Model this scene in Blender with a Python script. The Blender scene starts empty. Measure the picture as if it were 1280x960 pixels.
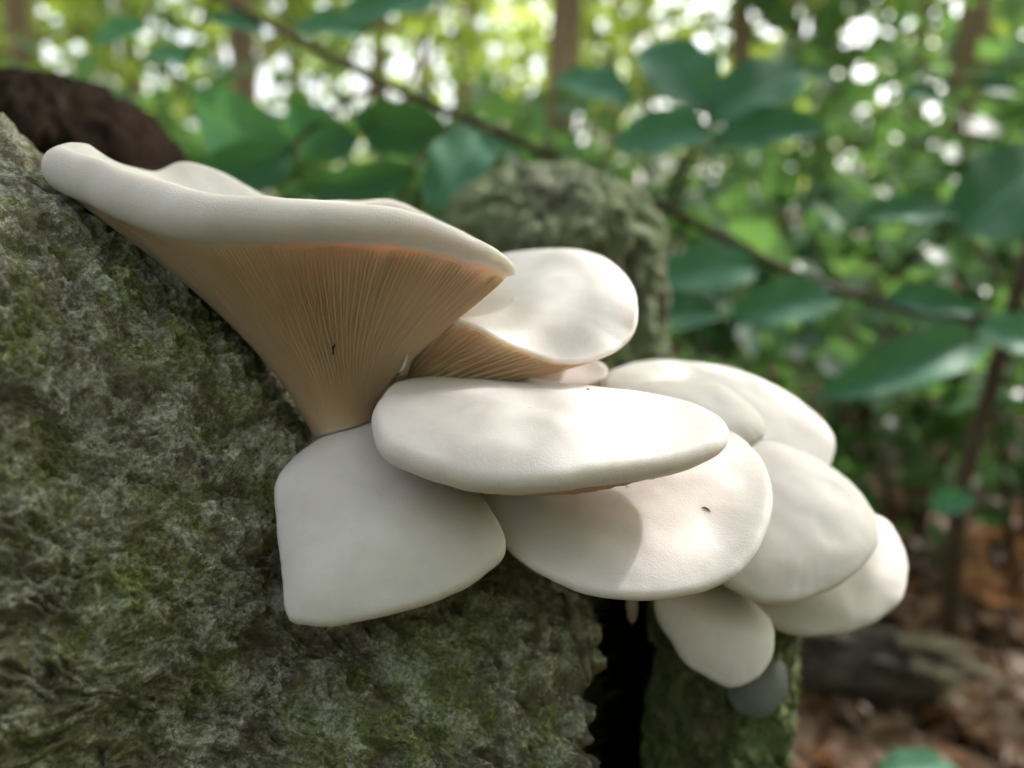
import bpy, math, random
import numpy as np
from mathutils import Vector, Matrix

random.seed(7)
rng = np.random.default_rng(7)
SC = bpy.context.scene
COL = SC.collection
rad = math.radians

# ------------------------------------------------------------------ camera
PITCH = rad(13.0)
CAM = np.array((0.0, 0.0, 0.55))
RIGHT = np.array((1.0, 0, 0))
UP = np.array((0, math.sin(PITCH), math.cos(PITCH)))
FWD = np.array((0, math.cos(PITCH), -math.sin(PITCH)))
FPX = 960.0
cam = bpy.data.cameras.new('camera')
cam_o = bpy.data.objects.new('camera', cam)
COL.objects.link(cam_o)
cam_o.location = CAM
cam_o.rotation_euler = (math.pi / 2 - PITCH, 0, 0)
cam.sensor_width = 36.0
cam.lens = 27.0
cam.clip_start = 0.01
cam.clip_end = 400
cam.dof.use_dof = True
cam.dof.focus_distance = 0.158
cam.dof.aperture_fstop = 7.2
SC.camera = cam_o

# ------------------------------------------------------------------ sky, sun, exposure
SUN_DIR = np.array((0.63, 0.40, 0.665)); SUN_DIR /= np.linalg.norm(SUN_DIR)
world = bpy.data.worlds.new('World')
SC.world = world
world.use_nodes = True
wn = world.node_tree
sky = wn.nodes.new('ShaderNodeTexSky')
sky.sky_type = 'NISHITA'
sky.sun_disc = False
sky.sun_elevation = math.asin(SUN_DIR[2])
sky.sun_rotation = math.atan2(SUN_DIR[0], SUN_DIR[1])
sky.air_density = 1.0
sky.dust_density = 4.0
sky.ozone_density = 0.6
bg = wn.nodes['Background']
bg.inputs['Strength'].default_value = 0.15
# sky whitened and brightened for more ambient light, standing in for thin cloud
sky_lift = wn.nodes.new('ShaderNodeHueSaturation')
sky_lift.inputs['Saturation'].default_value = 0.32
sky_lift.inputs['Value'].default_value = 1.6
wn.links.new(sky.outputs[0], sky_lift.inputs['Color'])
wn.links.new(sky_lift.outputs[0], bg.inputs['Color'])
sun = bpy.data.lights.new('sun', 'SUN')
sun.energy = 2.0
sun.angle = rad(0.6)
sun.color = (1.0, 0.96, 0.91)
sun_o = bpy.data.objects.new('sun', sun)
COL.objects.link(sun_o)
sun_o.rotation_euler = Vector(SUN_DIR).to_track_quat('Z', 'Y').to_euler()
SC.view_settings.view_transform = 'Standard'
SC.view_settings.look = 'None'
SC.view_settings.gamma = 1.0
SC.view_settings.exposure = 1.22
SC.cycles.use_denoising = True
SC.cycles.adaptive_threshold = 0.02
SC.cycles.max_bounces = 8
SC.cycles.diffuse_bounces = 4
SC.cycles.transmission_bounces = 6
SC.cycles.sample_clamp_indirect = 6.0

# ------------------------------------------------------------------ helpers
def at(px, py, d):
    """world point seen at pixel (px,py) of a 1280x960 picture, d metres along the view axis"""
    return CAM + RIGHT * ((px - 640) / FPX * d) - UP * ((py - 480) / FPX * d) + FWD * d

def ground_at(px, py, z=0.0):
    v = RIGHT * ((px - 640) / FPX) - UP * ((py - 480) / FPX) + FWD
    return CAM + v * ((z - CAM[2]) / v[2])

def nrm(v):
    v = np.asarray(v, float)
    return v / np.maximum(np.linalg.norm(v, axis=-1, keepdims=True), 1e-12)

def tag(o, label=None, cat=None, group=None, kind=None):
    if label: o['label'] = label
    if cat: o['category'] = cat
    if group: o['group'] = group
    if kind: o['kind'] = kind
    return o

def empty(name, loc):
    o = bpy.data.objects.new(name, None)
    COL.objects.link(o)
    o.location = loc
    o.empty_display_size = 0.01
    return o

def mesh_data(name, verts, faces, mat=None, smooth=True):
    """faces: int array (n,4) or (n,3), or a list of tuples"""
    me = bpy.data.meshes.new(name)
    verts = np.asarray(verts, np.float32)
    if isinstance(faces, np.ndarray):
        n, k = faces.shape
        me.vertices.add(len(verts)); me.vertices.foreach_set('co', verts.ravel())
        me.loops.add(n * k); me.loops.foreach_set('vertex_index', faces.astype(np.int32).ravel())
        me.polygons.add(n)
        me.polygons.foreach_set('loop_start', np.arange(0, n * k, k, dtype=np.int32))
        me.polygons.foreach_set('loop_total', np.full(n, k, np.int32))
        me.update(calc_edges=True)
    else:
        me.from_pydata(verts.tolist(), [], faces)
    me.validate()
    if smooth:
        me.polygons.foreach_set('use_smooth', np.ones(len(me.polygons), bool))
    if mat: me.materials.append(mat)
    me.update()
    return me

def link(name, me, parent=None):
    o = bpy.data.objects.new(name, me)
    COL.objects.link(o)
    if parent is not None:
        o.parent = parent
    return o

def part(name, verts, faces, mat, parent=None, smooth=True):
    """verts in world space; made local to the parent's location"""
    verts = np.asarray(verts, float)
    if parent is not None:
        verts = verts - np.array(parent.location)
    return link(name, mesh_data(name, verts, faces, mat, smooth), parent)

def grid_faces(nu, nv, wrap_u=False, wrap_v=False, flip=False):
    iu = np.arange(nu if wrap_u else nu - 1); iv = np.arange(nv if wrap_v else nv - 1)
    U, V = np.meshgrid(iu, iv, indexing='ij')
    U2 = (U + 1) % nu; V2 = (V + 1) % nv
    f = np.stack([U * nv + V, U2 * nv + V, U2 * nv + V2, U * nv + V2], -1).reshape(-1, 4)
    return f[:, ::-1].copy() if flip else f

def _hash(ix, iy, iz, seed):
    h = (ix.astype(np.int64) * 374761393 + iy.astype(np.int64) * 668265263 + iz.astype(np.int64) * 2147483647 + seed * 1274126177) & 0xFFFFFFFF
    h = ((h ^ (h >> 13)) * 1274126177) & 0xFFFFFFFF
    h = h ^ (h >> 16)
    return (h & 0xFFFFFF) / float(0xFFFFFF) * 2 - 1

def vnoise(p, seed=0):
    i = np.floor(p).astype(np.int64); f = p - i
    u = f * f * f * (f * (f * 6 - 15) + 10)
    r = 0
    for dx in (0, 1):
        for dy in (0, 1):
            for dz in (0, 1):
                w = (u[..., 0] if dx else 1 - u[..., 0]) * (u[..., 1] if dy else 1 - u[..., 1]) * (u[..., 2] if dz else 1 - u[..., 2])
                r = r + w * _hash(i[..., 0] + dx, i[..., 1] + dy, i[..., 2] + dz, seed)
    return r

def fbm(p, octaves=4, seed=0, gain=0.5):
    r = 0; a = 1.0; q = np.asarray(p, float)
    for k in range(octaves):
        r = r + a * vnoise(q, seed + k * 17)
        q = q * 2.03 + 11.3; a *= gain
    return r

def spline(pts, n, closed=True):
    """Catmull-Rom through pts (k,c) -> (n,c)"""
    P = np.asarray(pts, float); k = len(P)
    t = np.linspace(0, k if closed else k - 1, n, endpoint=not closed)
    i = np.minimum(np.floor(t).astype(int), k - 1 if closed else k - 2); f = (t - i)[:, None]
    def g(j): return P[j % k] if closed else P[np.clip(j, 0, k - 1)]
    a, b, c, d = g(i - 1), g(i), g(i + 1), g(i + 2)
    return 0.5 * (2 * b + (c - a) * f + (2 * a - 5 * b + 4 * c - d) * f ** 2 + (3 * b - a - 3 * c + d) * f ** 3)

def tube(pts, radii, sides=8, n=None, wob=0.0, seed=0, closed_ends=True):
    P = np.asarray(pts, float)
    R = np.asarray(radii, float).reshape(-1, 1)
    if n:
        Q = spline(np.hstack([P, R]), n, closed=False); P, R = Q[:, :3], Q[:, 3:]
    T = nrm(np.gradient(P, axis=0))
    ref = np.array((0.13, 0.21, 1.0)) if abs(T[0][2]) < 0.85 else np.array((1.0, 0.1, 0.2))
    A = nrm(np.cross(T, ref)); B = np.cross(T, A)
    th = np.linspace(0, 2 * math.pi, sides, endpoint=False)
    ring = A[:, None, :] * np.cos(th)[None, :, None] + B[:, None, :] * np.sin(th)[None, :, None]
    rr = np.repeat(R, sides, 1)[..., None]
    if wob:
        rr = rr * (1 + wob * fbm(P[:, None, :] * 30 / max(R.max() * 30, .3) + ring * 1.5, 3, seed)[..., None])
    V = (P[:, None, :] + ring * rr).reshape(-1, 3)
    F = grid_faces(len(P), sides, wrap_v=True).tolist()
    if closed_ends:
        F.append(list(range(sides))); m = (len(P) - 1) * sides
        F.append([m + k for k in range(sides)][::-1])
    return V, [tuple(f[::-1]) for f in F]

def join(parts):
    V = []; F = []; o = 0
    for v, f in parts:
        V.append(np.asarray(v)); F += [tuple(int(i) + o for i in q) for q in f]; o += len(v)
    return np.vstack(V), F

# ------------------------------------------------------------------ materials
def new_mat(name):
    m = bpy.data.materials.new(name); m.use_nodes = True
    nt = m.node_tree; b = nt.nodes['Principled BSDF']
    return m, nt, b

def noise(nt, vec, scale, detail=4, rough=0.55, dist=0.0):
    n = nt.nodes.new('ShaderNodeTexNoise')
    n.inputs['Scale'].default_value = scale; n.inputs['Detail'].default_value = detail
    n.inputs['Roughness'].default_value = rough; n.inputs['Distortion'].default_value = dist
    nt.links.new(vec, n.inputs['Vector'])
    return n.outputs['Fac']

def ramp(nt, fac, stops):
    r = nt.nodes.new('ShaderNodeValToRGB')
    e = r.color_ramp.elements
    while len(e) < len(stops): e.new(0.5)
    for q, (p, c) in zip(e, stops):
        q.position = p; q.color = (*c, 1) if len(c) == 3 else c
    nt.links.new(fac, r.inputs['Fac'])
    return r.outputs['Color']

def mix(nt, fac, a, b, mode='MIX'):
    m = nt.nodes.new('ShaderNodeMix'); m.data_type = 'RGBA'; m.blend_type = mode
    for s, v in ((m.inputs[0], fac), (m.inputs[6], a), (m.inputs[7], b)):
        if hasattr(v, 'is_linked') or isinstance(v, bpy.types.NodeSocket): nt.links.new(v, s)
        elif isinstance(v, (int, float)): s.default_value = v
        else: s.default_value = (*v, 1)
    return m.outputs[2]

def bump(nt, b, h, strength, dist):
    n = nt.nodes.new('ShaderNodeBump')
    n.inputs['Strength'].default_value = strength; n.inputs['Distance'].default_value = dist
    nt.links.new(h, n.inputs['Height'])
    nt.links.new(n.outputs['Normal'], b.inputs['Normal'])
    return n

def obj_coord(nt, scale=None, rot=None):
    tc = nt.nodes.new('ShaderNodeTexCoord')
    out = tc.outputs['Object']
    if scale or rot:
        mp = nt.nodes.new('ShaderNodeMapping')
        if scale: mp.inputs['Scale'].default_value = scale
        if rot: mp.inputs['Rotation'].default_value = rot
        nt.links.new(out, mp.inputs['Vector']); out = mp.outputs['Vector']
    return out

def mushroom_mat(name, c0, c1, sss=0.003, bump_s=0.25, rough=0.55, weight=0.85, radius=(1.0, 0.80, 0.60)):
    m, nt, b = new_mat(name)
    v = obj_coord(nt)
    n1 = noise(nt, v, 55, 4)
    n2 = noise(nt, v, 2400, 3, 0.6)
    c = ramp(nt, n1, [(0.3, c0), (0.7, c1)])
    n3 = noise(nt, v, 260, 4, 0.6)
    c = mix(nt, 0.12, c, ramp(nt, n3, [(0.35, tuple(x * 0.72 for x in c0)), (0.6, c1)]))
    nt.links.new(c, b.inputs['Base Color'])
    b.inputs['Roughness'].default_value = rough
    b.inputs['Specular IOR Level'].default_value = 0.35
    b.inputs['Subsurface Weight'].default_value = weight
    b.inputs['Subsurface Radius'].default_value = radius
    b.inputs['Subsurface Scale'].default_value = sss
    ad = nt.nodes.new('ShaderNodeMath'); ad.operation = 'MULTIPLY_ADD'
    nt.links.new(n3, ad.inputs[0]); ad.inputs[1].default_value = 0.35; nt.links.new(n2, ad.inputs[2])
    bump(nt, b, ad.outputs[0], bump_s, 0.0004)
    return m

CAPM = mushroom_mat('oyster_cap_skin', (0.70, 0.635, 0.605), (0.76, 0.71, 0.685), sss=0.0042, weight=1.0, bump_s=0.34)
BUDM = mushroom_mat('pink_bud_skin', (0.40, 0.31, 0.28), (0.50, 0.40, 0.36), sss=0.001, weight=0.5)
CAPGREY = mushroom_mat('dark_grey_cap_skin', (0.15, 0.155, 0.15), (0.23, 0.235, 0.225), sss=0.001, weight=0.3)
UNDERM = mushroom_mat('oyster_gill_bed', (0.80, 0.64, 0.46), (0.86, 0.73, 0.56), sss=0.004, bump_s=0.1, weight=1.0, radius=(1.0, 0.82, 0.58))
GILLM, gnt_, gbs_ = new_mat('oyster_gill_blade')
gbs_.inputs['Base Color'].default_value = (0.84, 0.68, 0.50, 1); gbs_.inputs['Roughness'].default_value = 0.6
gbs_.inputs['Specular IOR Level'].default_value = 0.2
gtr_ = gnt_.nodes.new('ShaderNodeBsdfTranslucent'); gtr_.inputs['Color'].default_value = (0.90, 0.66, 0.42, 1)
gmx_ = gnt_.nodes.new('ShaderNodeMixShader'); gmx_.inputs[0].default_value = 0.5
gnt_.links.new(gbs_.outputs[0], gmx_.inputs[1]); gnt_.links.new(gtr_.outputs[0], gmx_.inputs[2])
gnt_.links.new(gmx_.outputs[0], gnt_.nodes['Material Output'].inputs['Surface'])
STEMM = mushroom_mat('oyster_stem_flesh', (0.72, 0.64, 0.54), (0.82, 0.76, 0.68), sss=0.003)

def bark_mat(name, brown, green, lichen, g_amt=0.5, l_amt=0.35, stretch=(1, 1, 1), rot=(0, 0, 0), k=1.0, bump_d=0.0012, spec=0.15):
    m, nt, b = new_mat(name)
    v = obj_coord(nt, stretch, rot)
    n_big = noise(nt, v, 48 * k, 7, 0.72, 0.0)
    n_mid = noise(nt, v, 210 * k, 7, 0.75, 0.0)
    n_fin = noise(nt, v, 900 * k, 5, 0.8, 0.0)
    c = ramp(nt, n_mid, [(0.3, tuple(x * 0.35 for x in brown)), (0.7, tuple(x * 1.7 for x in brown))])
    gm = ramp(nt, n_big, [(0.62 - g_amt * 0.35, (0, 0, 0)), (0.70 - g_amt * 0.2, (1, 1, 1))])
    gcol = ramp(nt, n_fin, [(0.38, tuple(x * 0.40 for x in green)), (0.62, tuple(x * 1.65 for x in green))])
    c = mix(nt, gm, c, gcol)
    v2 = obj_coord(nt, stretch, (rot[0] + .7, rot[1] + .4, rot[2] + .2))
    n_l = noise(nt, v2, 120 * k, 8, 0.82, 0.0)
    lm = ramp(nt, n_l, [(0.72 - l_amt * 0.4, (0, 0, 0)), (0.80 - l_amt * 0.35, (1, 1, 1))])
    lcol = ramp(nt, n_fin, [(0.38, tuple(x * 0.45 for x in lichen)), (0.62, tuple(x * 1.3 for x in lichen))])
    c = mix(nt, lm, c, lcol)
    nt.links.new(c, b.inputs['Base Color'])
    b.inputs['Roughness'].default_value = 0.8
    b.inputs['Specular IOR Level'].default_value = spec
    ad = nt.nodes.new('ShaderNodeMath'); ad.operation = 'MULTIPLY_ADD'
    nt.links.new(n_mid, ad.inputs[0]); ad.inputs[1].default_value = 2.0; nt.links.new(n_fin, ad.inputs[2])
    bump(nt, b, ad.outputs[0], 1.0, bump_d)
    return m

BARK = bark_mat('mossy_log_bark', (0.23, 0.20, 0.145), (0.32, 0.35, 0.13), (0.74, 0.73, 0.60), 0.45, 0.62)
BARK2 = bark_mat('green_stump_bark', (0.12, 0.105, 0.07), (0.19, 0.24, 0.10), (0.34, 0.38, 0.26), 0.7, 0.35, (1, 1, 0.25))
BARK3 = bark_mat('grey_stump_bark', (0.17, 0.17, 0.12), (0.20, 0.24, 0.13), (0.32, 0.36, 0.26), 0.6, 0.45, (1, 1, .7), k=0.6)
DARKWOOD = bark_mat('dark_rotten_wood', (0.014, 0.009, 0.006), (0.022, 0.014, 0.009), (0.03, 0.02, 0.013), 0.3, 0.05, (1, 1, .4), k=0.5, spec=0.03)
PALEWOOD = bark_mat('torn_pale_wood', (0.24, 0.20, 0.14), (0.20, 0.20, 0.12), (0.38, 0.34, 0.26), 0.3, 0.4)
TRUNKM = bark_mat('brown_trunk_bark', (0.24, 0.17, 0.10), (0.19, 0.17, 0.08), (0.32, 0.26, 0.17), 0.35, 0.2, (1, 1, .25), k=0.06, bump_d=.01)
TWIGM = bark_mat('twig_bark', (0.085, 0.06, 0.038), (0.08, 0.075, 0.04), (0.17, 0.145, 0.10), 0.3, 0.3, k=0.6)
GREYWOOD = bark_mat('weathered_grey_wood', (0.05, 0.042, 0.034), (0.09, 0.08, 0.06), (0.36, 0.34, 0.28), 0.4, 0.35, (.5, 1, 1), k=0.5)

def leaf_mat(name, c0, c1, trans, t_amt=0.35, rough=0.42, attr=None, spec=0.5, vein=True, random_obj=True):
    m, nt, b = new_mat(name)
    out = nt.nodes['Material Output']
    if attr:
        a = nt.nodes.new('ShaderNodeAttribute'); a.attribute_name = attr; fac = a.outputs['Fac']
    else:
        a = nt.nodes.new('ShaderNodeObjectInfo'); fac = a.outputs['Random']
    c = ramp(nt, fac, [(0.0, c0), (1.0, c1)])
    t = ramp(nt, fac, [(0.0, tuple(x * .7 for x in trans)), (1.0, trans)])
    if vein:
        uv = nt.nodes.new('ShaderNodeUVMap'); sp = nt.nodes.new('ShaderNodeSeparateXYZ')
        nt.links.new(uv.outputs[0], sp.inputs[0])
        # side veins: slanted stripes; midrib: narrow line at u = 0
        ab = nt.nodes.new('ShaderNodeMath'); ab.operation = 'ABSOLUTE'; nt.links.new(sp.outputs[0], ab.inputs[0])
        s1 = nt.nodes.new('ShaderNodeMath'); s1.operation = 'MULTIPLY_ADD'
        nt.links.new(ab.outputs[0], s1.inputs[0]); s1.inputs[1].default_value = -0.55; nt.links.new(sp.outputs[1], s1.inputs[2])
        s2 = nt.nodes.new('ShaderNodeMath'); s2.operation = 'MULTIPLY'; nt.links.new(s1.outputs[0], s2.inputs[0]); s2.inputs[1].default_value = 9
        s3 = nt.nodes.new('ShaderNodeMath'); s3.operation = 'FRACT'; nt.links.new(s2.outputs[0], s3.inputs[0])
        vm = ramp(nt, s3.outputs[0], [(0.0, (1, 1, 1)), (0.10, (0, 0, 0))])
        mm = ramp(nt, ab.outputs[0], [(0.02, (1, 1, 1)), (0.06, (0, 0, 0))])
        vm = mix(nt, 1.0, vm, mm, 'LIGHTEN')
        fv = nt.nodes.new('ShaderNodeMath'); fv.operation = 'MULTIPLY'; nt.links.new(vm, fv.inputs[0]); fv.inputs[1].default_value = 0.45
        c = mix(nt, fv.outputs[0], c, tuple(min(1, x * 1.9 + .02) for x in c1))
        bump(nt, b, vm, 0.35, 0.0008).invert = True
    nt.links.new(c, b.inputs['Base Color'])
    b.inputs['Roughness'].default_value = rough
    b.inputs['Specular IOR Level'].default_value = spec
    tr = nt.nodes.new('ShaderNodeBsdfTranslucent'); nt.links.new(t, tr.inputs['Color'])
    mx = nt.nodes.new('ShaderNodeMixShader'); mx.inputs[0].default_value = t_amt
    nt.links.new(b.outputs[0], mx.inputs[1]); nt.links.new(tr.outputs[0], mx.inputs[2])
    nt.links.new(mx.outputs[0], out.inputs['Surface'])
    return m

LEAF = leaf_mat('sapling_leaf', (0.042, 0.145, 0.082), (0.080, 0.225, 0.140), (0.12, 0.32, 0.06), 0.22, 0.6, spec=0.3)
CLOUD = leaf_mat('forest_leaf', (0.05, 0.11, 0.025), (0.11, 0.19, 0.04), (0.56, 0.72, 0.09), 0.5, 0.28, 'rnd', vein=False)
CLOUD2 = leaf_mat('shrub_leaf', (0.030, 0.085, 0.040), (0.065, 0.15, 0.065), (0.24, 0.46, 0.10), 0.40, 0.30, 'rnd', vein=False)
DEAD = leaf_mat('dead_leaf', (0.16, 0.075, 0.035), (0.36, 0.21, 0.13), (0.40, 0.20, 0.08), 0.22, 0.5)
ORANGE = leaf_mat('sun_tinted_dead_leaf', (0.34, 0.15, 0.05), (0.52, 0.30, 0.17), (0.55, 0.25, 0.08), 0.3, 0.5)  # orange leaf colour lightened to look as if the sun fell on it
DEADC = leaf_mat('dead_leaf_litter', (0.11, 0.06, 0.032), (0.30, 0.19, 0.12), (0.30, 0.16, 0.07), 0.2, 0.55, 'rnd', vein=False)

GROUND, gnt, gb = new_mat('forest_soil')
gv = obj_coord(gnt)
gc = ramp(gnt, noise(gnt, gv, 18, 6, .7), [(0.3, (0.035, 0.022, 0.014)), (0.55, (0.10, 0.062, 0.038)), (0.75, (0.17, 0.11, 0.07))])
gc = mix(gnt, ramp(gnt, noise(gnt, gv, 1.3, 4), [(0.5, (0, 0, 0)), (0.62, (1, 1, 1))]), gc, (0.05, 0.09, 0.025))
gnt.links.new(gc, gb.inputs['Base Color']); gb.inputs['Roughness'].default_value = 0.9
bump(gnt, gb, noise(gnt, gv, 40, 6, .7), 0.9, 0.02)

# ------------------------------------------------------------------ ground
def ground_z(x, y):
    p = np.stack([np.asarray(x) * 0.8, np.asarray(y) * 0.8, np.zeros_like(np.asarray(x, float))], -1)
    r = np.hypot(x, y)
    return 0.05 * fbm(p, 3, 5) * np.clip(r, .3, 1.5)

gs = np.sign(np.linspace(-1, 1, 181)) * np.abs(np.linspace(-1, 1, 181)) ** 3 * 150
GX, GY = np.meshgrid(gs, gs, indexing='ij')
GV = np.stack([GX, GY, ground_z(GX, GY)], -1).reshape(-1, 3)
tag(part('ground', GV, grid_faces(181, 181), GROUND), 'brown forest soil under the dead leaves', None, None, 'structure')

# ------------------------------------------------------------------ bark displacement
def bark_disp(P, along, k=1.0, seed=0, amp=1.0):
    """P (...,3) world points, along: unit vector of the grain; displacement in metres"""
    a = np.asarray(along, float)
    sl = (P * a).sum(-1, keepdims=True)
    Q = P - a * sl * 0.72                            # stretch features along the grain
    w = fbm(P * 90 * k, 2, seed + 3)[..., None] * 0.0016
    big = fbm(P * 26 * k, 3, seed) * 0.0034 + fbm((P - a * sl * .4) * 75 * k, 3, seed + 2) * 0.0020
    rid = np.clip(1 - 1.6 * np.abs(fbm((Q + w) * 230 * k, 3, seed + 5, 0.55)), 0, 1) * 0.0022
    t = fbm((Q + w) * 300 * k, 3, seed + 9, 0.6) * 3.2
    fl = (np.floor(t) + np.clip((t - np.floor(t)) * 5, 0, 1)) / 3.2 * 0.0011       # overlapping scales
    fin = fbm(P * 800 * k, 3, seed + 13, .6) * 0.00050
    crk = np.abs(vnoise((P - a * sl * .86 + w) * 120 * k, seed + 21)); msk = np.clip(fbm(P * 40 * k, 2, seed + 23) * 2 + .4, 0, 1)
    crk = -np.clip(1 - crk / 0.10, 0, 1) ** 1.3 * 0.0013 * msk
    pit = -np.clip(-fbm((P - a * sl * .5 + w) * 130 * k, 3, seed + 31) - .30, 0, .5) * 0.0075
    return (big + rid + fl + fin + crk + pit) * amp

# ------------------------------------------------------------------ the leaning log
def grid_part(name, V, mat, parent, wrap_v=True, flip=False):
    nu, nv, _ = V.shape
    return part(name, V.reshape(-1, 3), grid_faces(nu, nv, wrap_v=wrap_v, flip=flip), mat, parent)

LOG_R = 0.125
sil = [(-900, -560, .235), (-420, -140, .212), (-150, 70, .196), (0, 180, .186), (180, 300, .186), (300, 430, .188), (390, 545, .192), (480, 592, .198), (600, 655, .205), (720, 750, .210), (860, 900, .214), (1000, 1060, .22), (1200, 1300, .225), (1500, 1650, .235)]
S3 = np.array([at(*s) for s in sil])
SS = spline(S3, 1500, closed=False)
AX = nrm(S3[9] - S3[2])                                  # mean grain direction
IN = nrm(np.cross(AX, FWD)); IN = IN if IN @ (-UP) > 0 else -IN
IN = nrm(IN - AX * (IN @ AX)); BK = nrm(np.cross(AX, IN)); BK = BK if BK @ FWD > 0 else -BK
# near half is dense, far half is coarse
NTH = 790
HALF = np.interp(np.arange(1500), [0, 350, 560, 800, 1500], [.11, .10, .075, .052, .05])[:, None]   # how far the log bulges towards the camera
th = np.concatenate([np.linspace(-0.35, 1.75, 700, endpoint=False), np.linspace(1.75, 2 * math.pi - 0.35, 90, endpoint=False)])
# angle 0 = silhouette top (-IN side), pi/2 = toward the camera
# torn end: a plane that holds the vertical and the line of sight at x = 738 px
PN = nrm(np.cross(at(752, 960, .2) - at(725, 620, .2), at(735, 800, .1) - at(735, 800, .3)))
if PN @ RIGHT < 0: PN = -PN
P0 = at(735, 800, .2)
NU = 900
cols = []; dirs = []
fine = np.linspace(0, 1499, 1500)
for j in range(NTH):
    dirv = -IN * math.cos(th[j]) - BK * math.sin(th[j])
    line = SS + IN * LOG_R * (1 - math.cos(th[j])) - BK * math.sin(th[j]) * (HALF if math.sin(th[j]) > 0 else np.maximum(HALF, .08))
    rag = 0.0035 * fbm(np.array([[th[j] * 14, 2.2, 0.7]]), 3, 77)[0] + 0.0012 * fbm(np.array([[th[j] * 90, 9.2, 0.7]]), 2, 78)[0]
    dd = (line - P0) @ PN - rag
    hit = np.argmax(dd > 0) if (dd > 0).any() else 1499
    hit = max(hit, 40)
    f0 = dd[hit - 1] / (dd[hit - 1] - dd[hit] + 1e-12); e = hit - 1 + f0
    q = np.linspace(0, 1, NU); tpar = e * (0.86 * q + 0.14 * q ** 2) if False else None
    # most rows where the picture looks
    k0 = 430.0
    tpar = np.concatenate([np.linspace(0, k0, 60, endpoint=False), np.linspace(k0, e, NU - 60)]) if e > k0 + 10 else np.linspace(0, e, NU)
    i = np.clip(tpar.astype(int), 0, 1498); f = (tpar - i)[:, None]
    cols.append(line[i] * (1 - f) + line[i + 1] * f); dirs.append(np.repeat(dirv[None], NU, 0))
LV = np.stack(cols, 1); LD = np.stack(dirs, 1)
disp = bark_disp(LV, AX, 1.0, 0)
# worn dark hollow beside the stems and a low swelling under them
LV = LV + LD * disp[..., None]
log = empty('leaning_log', at(300, 900, .25))
tag(log, 'thick leaning log with mossy lichen-flecked bark carrying the oyster mushrooms', 'log')
grid_part('bark', LV, BARK, log, flip=True)
# broken end: rim of torn wood stepping back into a dark core
end = LV[-1]; cen = end.mean(0)
rings = [end]
for k, (sc, push) in enumerate([(0.985, -0.001), (0.96, -0.006), (0.9, -0.012), (0.7, -0.02), (0.4, -0.024), (0.05, -0.02)]):
    r = cen + (end - cen) * sc + PN * push
    r = r + PN * (0.004 * fbm(r * 120, 3, 31))[:, None] * (1 if k > 0 else .3)
    rings.append(r)
grid_part('torn_edge', np.stack(rings[:3]), PALEWOOD, log, flip=True)
grid_part('broken_end', np.stack(rings[2:]), DARKWOOD, log, flip=True)

# ------------------------------------------------------------------ stumps
def stump(name, px, depth, r_px, top_py, mat, label, cat, seed, dome=0.5, notch=None, k=1.0, nz=240, nth=320, flare=1.25, disp_amp=1.0, zdense=None, rfun=None):
    c = at(px, top_py, depth); R = r_px / FPX * depth
    ztop = c[2]; base = np.array((c[0], c[1], float(ground_z(c[0], c[1])) - 0.02))
    o = empty(name, base); tag(o, label, cat)
    zs = np.concatenate([np.linspace(base[2], ztop - 0.22, 24, endpoint=False), np.linspace(ztop - 0.22, ztop - R * dome, nz)])
    th_ = np.linspace(0, 2 * math.pi, nth, endpoint=False)
    rows = []; nr = []
    D = np.stack([np.cos(th_), np.sin(th_), 0 * th_], -1)
    for z in zs:
        u = (z - base[2]) / (ztop - base[2])
        r = R * (1 + (flare - 1) * (1 - u) ** 2)
        rows.append(np.array((c[0], c[1], z)) + D * r); nr.append(D)
    for a in np.linspace(0, 1, 40)[1:]:
        z = ztop - R * dome + R * dome * math.sin(a * math.pi / 2); r = R * max(math.cos(a * math.pi / 2), 0.012)
        rows.append(np.array((c[0], c[1], z)) + D * r)
        nn = nrm(D * math.cos(a * math.pi / 2) + np.array((0, 0, 1)) * math.sin(a * math.pi / 2)); nr.append(nn)
    V = np.stack(rows); N = np.stack(nr)
    d = bark_disp(V, (0, 0, 1), k, seed, disp_amp)
    if notch:
        a0, a1, dep = notch
        tt = np.mod(th_ - a0, 2 * math.pi) / (a1 - a0)
        wob = 0.12 * fbm(V * np.array((40, 40, 60)), 3, seed + 50)
        m = np.clip((0.5 - np.abs(tt[None, :] + wob - 0.5)) * 14, 0, 1)
        d = d - m * dep
    V = V + N * d[..., None]
    if rfun is not None: V = rfun(V)
    bk = grid_part('bark', V, mat, o)
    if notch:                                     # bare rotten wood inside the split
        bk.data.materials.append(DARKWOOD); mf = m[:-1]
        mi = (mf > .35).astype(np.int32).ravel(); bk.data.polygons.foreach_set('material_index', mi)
    return o, V

# right-hand mossy stump that the log leans on, with a dark split in its side
def px_angle(center, R, px, d):
    """angle on a vertical post where the line of sight at px grazes its near side"""
    a = at(px, 850, d) - at(640, 850, 0.0001)
    ray = nrm(a[:2]); o2 = CAM[:2] - center[:2]
    b = o2 @ ray; q = b * b - (o2 @ o2 - R * R)
    t = -b - math.sqrt(max(q, 0)); h = o2 + ray * t
    return math.atan2(h[1], h[0])
sc_ = at(835, 640, .262); sR = 160 / FPX * .262
na = px_angle(sc_, sR, 700, .25); nb = px_angle(sc_, sR, 806, .25)
stump('mossy_stump', 835, .262, 160, 650, BARK2, 'green mossy stump with a dark split propping the end of the log', 'stump', 41, dome=.35, notch=(na, nb, .03), k=1.0, nz=300, nth=420, flare=1.12)
stump('grey_stump', 700, .47, 142, 212, BARK3, 'rounded grey-green stump standing behind the pale caps', 'stump', 51, dome=.6, k=.45, nz=160, nth=240, disp_amp=1.8)
stump('dark_stump', 35, .36, 180, 96, DARKWOOD, 'dark brown rotten stump standing behind the mossy log', 'stump', 61, dome=.95, k=.6, nz=120, nth=180)

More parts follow.
